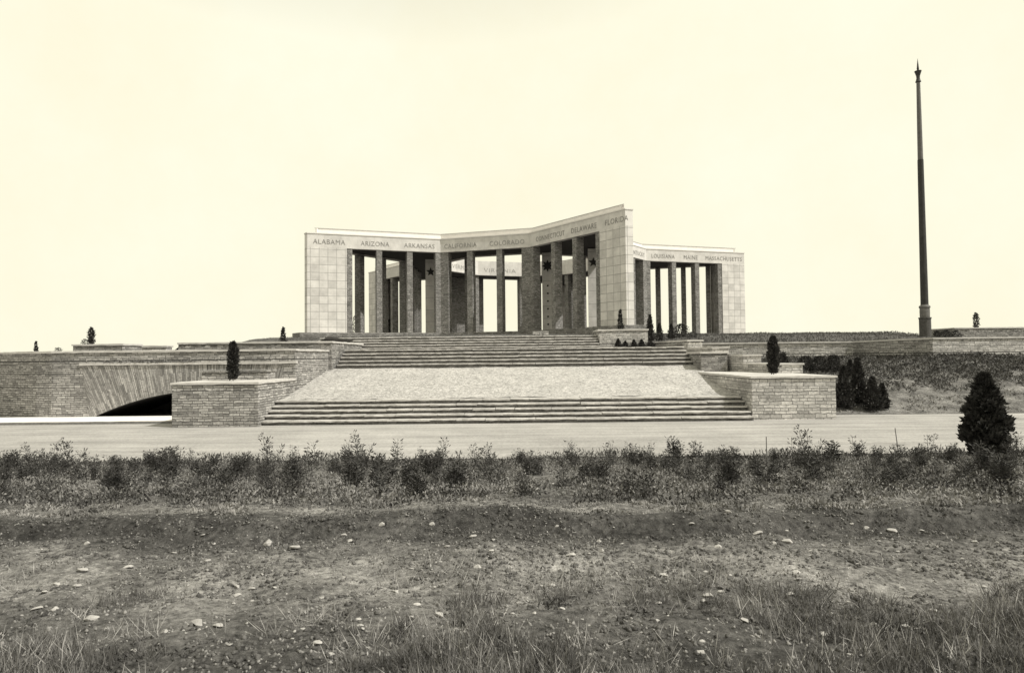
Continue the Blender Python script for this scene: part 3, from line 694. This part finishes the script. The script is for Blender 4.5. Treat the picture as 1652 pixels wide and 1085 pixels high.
bush_at(1049, 547, 53, 40, 15, 'tallest conifer in the group below the right colonnade, next to the planter', 'cone', 1400, zf=zp)
bush_at(1064, 548, 54, 27, 15, 'conifer second from the planter in the group below the right colonnade', 'cone', 900, zf=zp)
bush_at(1083, 549, 55, 27, 14, 'middle conifer in the group below the right colonnade', 'cone', 900, zf=zp)
bush_at(1099, 546, 56, 24, 22, 'broad ragged shrub in the group below the right colonnade', 'ball', 1100, 'shrub', cat='shrub', zf=zp)
bush_at(1117, 547, 56, 12, 18, 'lowest shrub at the right end of the group below the right colonnade', 'ball', 600, 'shrub', cat='shrub', zf=zp)
for px, hp, wp, lb in ((998,16,11,'small dark shrub hugging the pale end of the planter by the steps'),(1010,13,13,'second small shrub along the foot of the planter'),
                       (1023,14,10,'third small shrub along the foot of the planter'),(1036,15,12,'fourth small shrub along the foot of the planter'),(1050,13,14,'last small shrub at the right end of the planter foot')):
    bush_at(px+rng.uniform(-1.5,1.5), 562, 49.9+rng.uniform(0,.5), hp*rng.uniform(.7,1.15), wp*1.25, lb, 'cone', 1300, 'shrub', cat='shrub', zf=lambda x,y:.56)
bush_at(1575, 530, 58.5, 26, 7, 'slim small cypress standing on the far right planter', 'col', 700, 'cypress', cat='cypress', zf=lambda x,y:2.0)
for px, hp, wp, lb in ((1512,13,9,'dark shrub just right of the flagpole pedestal'),(1526,14,16,'bushy dark shrub between the flagpole and the far right planter'),(1543,13,18,'dark shrub against the left end of the far right planter')):
    bush_at(px, 546, 56.3, hp, wp, lb, 'ball', 700, 'shrub', cat='shrub', zf=zp)
bush_at(573, 537, 104, 28, 11, 'dark shrub seen between the left solid end and the first pillar', 'col', 500, 'shrub', cat='shrub', zf=lambda x,y:2.0)
bush_at(629, 537, 112, 22, 18, 'dark bushes seen through the second bay of the memorial', 'ball', 700, 'shrub', cat='shrub', zf=lambda x,y:2.0)
bush_at(740, 537, 128, 10, 16, 'tiny distant bush seen through the memorial middle left bay', 'ball', 400, 'shrub', cat='shrub', zf=lambda x,y:2.0)
# dark shrubs on the slope at right of the big block
slope = [(1362,660,70,34,'dark conifer touching the right side of the big pale block','cone'),(1385,655,78,30,'tallest dark conifer on the bank right of the big pale block','cone'),
         (1408,662,54,34,'bushy conifer at the outer end of the clump by the big pale block','cone'),(1424,660,42,22,'small conifer ending the dark clump by the big pale block','cone'),
         (1372,610,30,22,'dark conifer halfway up the bank behind the clump','cone'),(1300,600,26,24,'rounded dark shrub just right of the low stepped wall','ball'),
         (1322,602,28,26,'second rounded dark shrub right of the low stepped wall','ball'),(1345,600,28,22,'third rounded shrub right of the low stepped wall','ball'),(1262,578,10,20,'low shrub between the middle stepped wall and the long wall','ball')]
for px, py, hp, wp, lb, sh in slope:
    best = None
    for Y in np.arange(33.5, 47, .1):
        c = at(px, py, Y)
        if c.x > 15.0 and c.z <= float(zg(c.x, Y)): best = Y; break
    Y = best or 38.0
    bush_at(px, py, Y, hp, wp, lb, sh, 2200 if sh == 'cone' else 1300, 'conifer' if sh == 'cone' else 'shrub', 'con2' if sh == 'ball' else 'con', 'conifer' if sh == 'cone' else 'shrub', zf=zg)

# heath and weeds on the right bank: nobody could count it
def scatter(name, n, fx, mat, lmin, lmax, wfac, up_=1.0, spread=.7, kind='stuff', parent=None):
    P = fx(n); n = len(P); D = rng.normal(size=(n,3))*spread+np.array([0,0,up_]); L = rng.uniform(lmin, lmax, n)
    V, Fc = sprigs(P, D, L, L*wfac); o = mesh_obj(name, V, Fc, M[mat], parent); tag(o, kind=kind); return o
def on(zf, X, Y): return np.stack([X, Y, zf(X, Y)-.01], -1)
def f_heath(n):
    X = rng.uniform(14.95, 44, n); v = rng.uniform(0, 1, n)**.8; Y = 37+(rw_y(X)-.1-37)*v
    k = vnoise(X, Y, .9, 31)*.6+vnoise(X, Y, 2.6, 32)*.4; ok = k > .40-.25*v
    P = on(zg, X[ok], Y[ok]); P[:,2] += rng.uniform(0, .28, ok.sum())*k[ok]; return P
tag(scatter('heath', 42000, f_heath, 'heath', .08, .22, .22), 'dark heathy ground cover over the bank below the long lawn wall', 'ground cover')
def f_bank(n):
    X = rng.uniform(14.95, 44, n); Y = rng.uniform(33.4, 38.5, n); k = vnoise(X, Y, 1.3, 33); ok = k > .55; return on(zg, X[ok], Y[ok])
tag(scatter('weeds', 9000, f_bank, 'weed', .05, .16, .3), 'sparse pale weeds on the stony foot of the bank beside the road', 'weeds')
def f_lawn(n):
    X = rng.uniform(11.5, 44, n); Y = rng.uniform(50, 63, n); return on(zp, X, Y)
tag(scatter('grass', 22000, f_lawn, 'heath', .08, .24, .10), 'rough dark grass on the crest behind the long lawn wall', 'grass')
def f_lawn2(n):
    X = np.concatenate([rng.uniform(-24, -11.6, n//2), rng.uniform(-11, 30, n//2)]); Y = rng.uniform(52.3, 74, len(X)); return on(zp, X, Y)
tag(scatter('grass', 16000, f_lawn2, 'heath', .06, .16, .10), 'short grass on the plateau in front of the memorial', 'grass')
def f_ledge(n):
    X = rng.uniform(-22.5, -12, n); k = vnoise(X, X*0, .7, 35); ok = k > .5; X = X[ok]; return np.stack([X, rng.uniform(YW-.06, YW-.015, len(X)), np.full(len(X), ZS+.05)], -1)
tag(scatter('weeds', 1500, f_ledge, 'weed', .05, .18, .2), 'thin weeds growing along the ledge above the arch stones', 'weeds')

# planted field in the middle distance
def sapling(h, seed, dense):
    r2 = np.random.default_rng(seed); V = []; Fc = []; mb = MB(); LP = []; LD = []
    for s_ in range(dense):
        a = r2.uniform(0, 6.28); tilt = r2.uniform(.05, .38); hh = h*r2.uniform(.55, 1.05); d = Vector((math.cos(a)*tilt, math.sin(a)*tilt, 1))
        p0 = Vector((r2.uniform(-.07,.07), r2.uniform(-.07,.07), -.05)); p1 = p0+d*hh*.5; p2 = p1+Vector((d.x*.6+r2.uniform(-.1,.1), d.y*.6+r2.uniform(-.1,.1), 1))*hh*.5
        mb.tube(p0, p1, .008, .006, 4); mb.tube(p1, p2, .006, .002, 4)
        for j in range(int(80*h/.6)):
            t_ = r2.uniform(.12, 1); q = p0+(p1-p0)*(t_*2) if t_ < .5 else p1+(p2-p1)*(t_*2-1)
            b2 = r2.uniform(0, 6.28); e = r2.uniform(0, .13)*(1.15-t_*.7); LP.append((q.x+math.cos(b2)*e, q.y+math.sin(b2)*e, q.z)); LD.append((math.cos(b2), math.sin(b2), r2.uniform(.1, 1.1)))
    LP = np.array(LP); LD = np.array(LD); L = r2.uniform(.03, .085, len(LP)); Vv, Ff = sprigs(LP, LD, L, L*.15)
    return mb, Vv, Ff
protos = []
GL = 'leafy young sapling in the planted strip between the road and the earth track'
for i, (h, ds) in enumerate(((.62,7),(.5,5),(.78,4),(.45,9),(.66,10),(.58,3))):
    mb, Vv, Ff = sapling(h, 100+i, ds)
    root = empty('sapling', (0,0,0)); mb.build('stem', M['bark'], root); mesh_obj('foliage', Vv, Ff, M['leafd'], root); protos.append(root)
back = [52,88,116,150,183,240,268,300,345,380,437,470,505,560,585,612,640,685,715,765,787,840,858,918,925,985,1010,1050,1090,1120,1150,1185,1250,1305,1345,1385,1450,1500,1540,20,1630]
spots = []
for px in back:
    Y = rng.uniform(16.2, 19.0); spots.append((atX(px, Y, 745), Y, rng.uniform(.7, 1.45)))
for row in range(7):
    Y0 = 8.9+row*1.15
    for px in np.arange(-160, 1812, 0.66*F_PX/Y0):
        if rng.uniform() < .22: continue
        Y = Y0+rng.uniform(-.5, .5); spots.append((atX(px+rng.uniform(-60, 60), Y, 780), Y, rng.uniform(.55, 1.05)))
used = set()
for i, (x, y, s_) in enumerate(spots):
    k = int(rng.integers(0, len(protos))); loc = (x, y, float(zg(x, y))-.01); rz = rng.uniform(0, 6.28)
    if k not in used: used.add(k); o = protos[k]; o.location = loc; o.rotation_euler.z = rz; o.scale = (s_,)*3
    else: o = copy_thing(protos[k], loc, rz, s_)
    tag(o, GL, 'sapling', 'saplings planted in rows beside the road')
for k, o in enumerate(protos):
    if k not in used:
        for c_ in list(o.children): bpy.data.objects.remove(c_)
        bpy.data.objects.remove(o)
def f_field(n):
    Y = 7.0+12.9*rng.uniform(0, 1, n)**1.25; X = rng.uniform(-1, 1, n)*(Y*.80+3.0)
    k = vnoise(X, Y, 1.1, 41)*.5+vnoise(X, Y, 3.3, 42)*.5; ok = k > .42+.06*(Y < 8.2)
    P = on(zg, X[ok], Y[ok]); P[:,2] += rng.uniform(0, .13, ok.sum())*sm(7.3, 9, Y[ok]); return P
tag(scatter('weeds', 235000, f_field, 'fieldweed', .02, .065, .20, .8, .8), 'tangled low weeds covering the planted strip below the road', 'weeds')
def f_dark(n):
    Y = 7.7+12.0*rng.uniform(0, 1, n)**1.2; X = rng.uniform(-1, 1, n)*(Y*.80+3.0)
    k = vnoise(X, Y, 1.0, 43)*.5+vnoise(X, Y, 3.2, 44)*.5; ok = k > .57; X, Y, k = X[ok], Y[ok], k[ok]
    P = on(zg, X, Y); P[:,2] += rng.uniform(0, 1, len(X))*(k-.5)*.9; return P
tag(scatter('weeds', 150000, f_dark, 'leafd', .02, .06, .22, .9, .7), 'darker bushy clumps of weeds growing among the saplings', 'weeds')
def f_ridge(n):
    X = rng.uniform(-9, 9, n); Y = 6.65+.35*(vnoise(X, 0*X, .3, 3)-.5)+.012*X+rng.normal(.08, .16, n); k = vnoise(X, Y, 1.4, 45)*.4+vnoise(X, Y, 9, 46)*.6; ok = k > .50; X, Y = X[ok], Y[ok]
    return on(zg, X, Y)
tag(scatter('weeds', 33000, f_ridge, 'leafd', .010, .034, .20, .5, .9), 'dark turf and weeds along the face of the earth ridge', 'weeds')
def f_ridge2(n):
    X = rng.uniform(-11, 11, n); Y = rng.uniform(6.3, 9.5, n); k = vnoise(X, Y, 1.9, 47)*.4+vnoise(X, Y, 7, 48)*.6; ok = k > .47; return on(zg, X[ok], Y[ok])
tag(scatter('weeds', 46000, f_ridge2, 'weed', .010, .04, .18, .5, .9), 'loose low weeds over the ridge and its worn top', 'weeds')
def f_verge(n):
    X = rng.uniform(-20, 20, n); Y = 18.0+2.9*rng.uniform(0, 1, n)**.8; k = vnoise(X, Y, .8, 49)*.6+vnoise(X, Y, 3, 50)*.4; ok = k-.16*sm(19.8, 20.9, Y) > .40; X, Y = X[ok], Y[ok]
    P = on(zg, X, Y); P[:,2] += rng.uniform(0, .18, len(X))*sm(.4, .7, k[ok]); return P
tag(scatter('weeds', 26000, f_verge, 'leafd', .04, .15, .10, 1.2, .5), 'ragged weeds straggling over the near edge of the road', 'weeds')
def f_under(n):
    Y = 2.7+2.0*rng.uniform(0, 1, n)**1.5; X = rng.uniform(-1, 1, n)*(Y*.8+1.6); k = vnoise(X, Y, 1.6, 51)*.55+vnoise(X, Y, 5, 52)*.45; lim = .68-.22*sm(4.6, 3.4, Y)-.18*sm(-.8, 2.0, X); ok = k > lim; return on(zg, X[ok], Y[ok])
tag(scatter('weeds', 80000, f_under, 'leafd', .01, .045, .16, .5, .9), 'dark matted undergrowth beneath the long grass at the near edge', 'weeds')
def f_dry(n):
    Y = 3.0+2.6*rng.uniform(0, 1, n)**1.2; X = rng.uniform(-1, 1, n)*(Y*.8+1.6); k = vnoise(X, Y, 1.6, 51)*.5+vnoise(X, Y, 6, 57)*.5; lim = .70-.20*sm(4.8, 3.5, Y)-.16*sm(-.8, 2.0, X); ok = k > lim; return on(zg, X[ok], Y[ok])
tag(scatter('grass', 21000, f_dry, 'drygrass', .06, .19, .011, .9, .55), 'pale dry grass blades bending over the dark undergrowth', 'grass')
# grass along the near edge
def f_near(n):
    Y = 2.7+2.3*rng.uniform(0, 1, n)**1.7; X = rng.uniform(-1, 1, n)*(Y*.8+1.6)
    k = vnoise(X, Y, 1.6, 51)*.55+vnoise(X, Y, 5, 52)*.45; lim = .72-.24*sm(4.5, 3.4, Y)-.18*sm(-.8, 2.0, X); ok = k > lim; return on(zg, X[ok], Y[ok])
tag(scatter('grass', 150000, f_near, 'grass', .04, .15, .016, 1.0, .50), 'long wiry grass along the near edge of the bare earth', 'grass')
def f_tuft(n):
    Y = 3.2+4.0*rng.uniform(0, 1, n); X = rng.uniform(-1, 1, n)*(Y*.8+1.6); k = vnoise(X, Y, 1.2, 61)*.6+vnoise(X, Y, 4, 62)*.4; ok = k > .58; return on(zg, X[ok], Y[ok])
tag(scatter('weeds', 90000, f_tuft, 'weed', .012, .045, .16, .6, .9), 'patches of short weeds over the bare earth in the foreground', 'weeds')

# ------------------------------------------------------------------ loose stones
def stone_mesh(seed, flat):
    r2 = np.random.default_rng(seed)
    import bmesh
    bm = bmesh.new()
    for _ in range(15):
        d = Vector(r2.normal(size=3)).normalized()*r2.uniform(.8, 1.15); bm.verts.new((d.x*1.3, d.y, d.z*flat))
    res = bmesh.ops.convex_hull(bm, input=bm.verts)
    bmesh.ops.delete(bm, geom=[e for e in res['geom_interior'] if isinstance(e, bmesh.types.BMVert)], context='VERTS')
    bmesh.ops.bevel(bm, geom=list(bm.edges), offset=.05, segments=1, affect='EDGES')
    me = bpy.data.meshes.new('stone'); bm.to_mesh(me); bm.free(); me.materials.append(M['stone']); return me
sm_ = [stone_mesh(200+i, f) for i, f in enumerate((.28,.4,.55,.35,.75,.22))]
def stone_at(px, py, wpx, label, group=None, k=None):
    best = None
    for Y in np.arange(3.2, 12, .02):
        c = at(px, py, Y)
        if c.z <= float(zg(c.x, Y)): best = c; break
    if best is None: return
    o = bpy.data.objects.new('stone', sm_[k if k is not None else int(rng.integers(0, 6))]); col.objects.link(o)
    s_ = wpx*best.y/F_PX/2.3; o.location = (best.x, best.y, float(zg(best.x, best.y))+s_*.2); o.rotation_euler = (rng.uniform(-.2,.2), rng.uniform(-.2,.2), rng.uniform(-.5,.5)); o.scale = (s_,)*3
    tag(o, label, 'stone', group)
big = [(428,880,24,'pale angular stone standing just below the earth ridge left of centre',4),(474,884,22,'thin flat stone right beside the angular stone below the ridge',0),(205,916,20,'grey flat stone in the left foreground with a bare patch beside it',1),
       (132,922,22,'pale flat stone left of the grey flat stone in the left foreground',0),(382,962,17,'lone pale flat stone on the smooth earth left of centre',5),(85,986,16,'rounded pale stone at the lower left',4),(58,983,24,'long thin slab stone at the far lower left edge',5),
       (148,1000,26,'tilted flat stone low at left, near the grass',0),(318,1008,26,'largest pale stone at the bottom left, in a dark hollow',2),(352,1009,18,'pale stone beside the largest one in the dark hollow',1),(577,1000,14,'pale stone near the bottom, left of centre',3),
       (580,1010,14,'stone just under the pale one near the bottom, left of centre',1),(965,874,10,'small upright white stone just below the ridge right of centre',4),(921,896,16,'pale low stone in the middle below the ridge',1),(1157,882,13,'squarish white stone on the earth right of centre',4),
       (1143,963,18,'white lumpy stone in the right foreground',2),(890,945,14,'pale stone pair member on the earth in the middle',3),(1270,875,18,'pale stone below the ridge at right',2),(1222,861,18,'broken pale stone on the ridge foot, right',1),(762,866,16,'flat stone at the ridge foot in the centre',0),
       (1285,923,14,'small flat stone in the stony patch at right',1),(1175,826,12,'pale stone on the top of the ridge next to the dark hollow',2),(1440,858,18,'pale stone at the upper edge of the stony patch at right',2),(1290,934,12,'flat stone under the small one in the stony patch at right',0)]
for px, py, wd, lb, k in big: stone_at(px, py, wd, lb, None, k)
for i in range(240):
    px = rng.uniform(0, 1652); py = 846+215*rng.uniform(0, 1)**1.1
    stone_at(px, py, (4.5+13*rng.uniform(0, 1)**2.0)*(.75+.4*(py-850)/185), 'small pale stone scattered on the bare earth', 'small stones strewn over the bare earth')
def pebbles(n, name, mat, smin, smax, seedf):
    Y = 3+5.5*rng.uniform(0, 1, n)**1.2; X = rng.uniform(-1, 1, n)*(Y*.8+1.6); k = vnoise(X, Y, 1.5, seedf)*.6+vnoise(X, Y, 5, seedf+1)*.4; ok = k > .42; X, Y = X[ok], Y[ok]; n = len(X)
    base = np.array([[1,0,0],[-1,0,0],[0,1,0],[0,-1,0],[0,0,1],[0,0,-1]], float); tri = np.array([[0,2,4],[2,1,4],[1,3,4],[3,0,4],[2,0,5],[1,2,5],[3,1,5],[0,3,5]])
    s_ = rng.uniform(smin, smax, n)[:,None,None]; V = base[None]*s_*rng.uniform(.45, 1.5, (n,6,1))+rng.normal(size=(n,6,3))*s_*.22*np.array([1.4,1,.4]); a = rng.uniform(0, 6.28, n); ca, sa = np.cos(a)[:,None], np.sin(a)[:,None]
    V = np.stack([V[...,0]*ca-V[...,1]*sa, V[...,0]*sa+V[...,1]*ca, V[...,2]], -1)+np.stack([X, Y, zg(X, Y)], -1)[:,None]
    Fc = (tri[None]+np.arange(n)[:,None,None]*6).reshape(-1, 3); return mesh_obj(name, V.reshape(-1, 3), Fc, M[mat])
tag(pebbles(19000, 'gravel', 'grit', .004, .0145, 71), 'fine pale gravel in the bare earth', 'gravel', kind='stuff')
tag(pebbles(28000, 'clods', 'clod', .006, .022, 73), 'dark crumbs of soil over the bare earth', 'soil', kind='stuff')

# ------------------------------------------------------------------ thin stakes in the planted strip
for px, y0, y1, Y, ln, lb in ((1237,742,704,17.5,.0,'thin upright stake at the road edge beside a bushy sapling'),(1451,722,690,18.6,-.06,'short thin stake leaning left at the road edge near the big conifer'),(1516,812,748,10.5,.12,'long thin leaning stick in the weeds below the big conifer')):
    c = at(px, y0, Y); z = float(zg(c.x, Y)); h = at(px, y1, Y).z-z
    mb = MB(); mb.tube((c.x, Y, z-.1), (c.x+ln*h*2, Y, z+h), .014, .011, 6, True); tag(mb.build('stake', M['stick']), lb, 'stake')
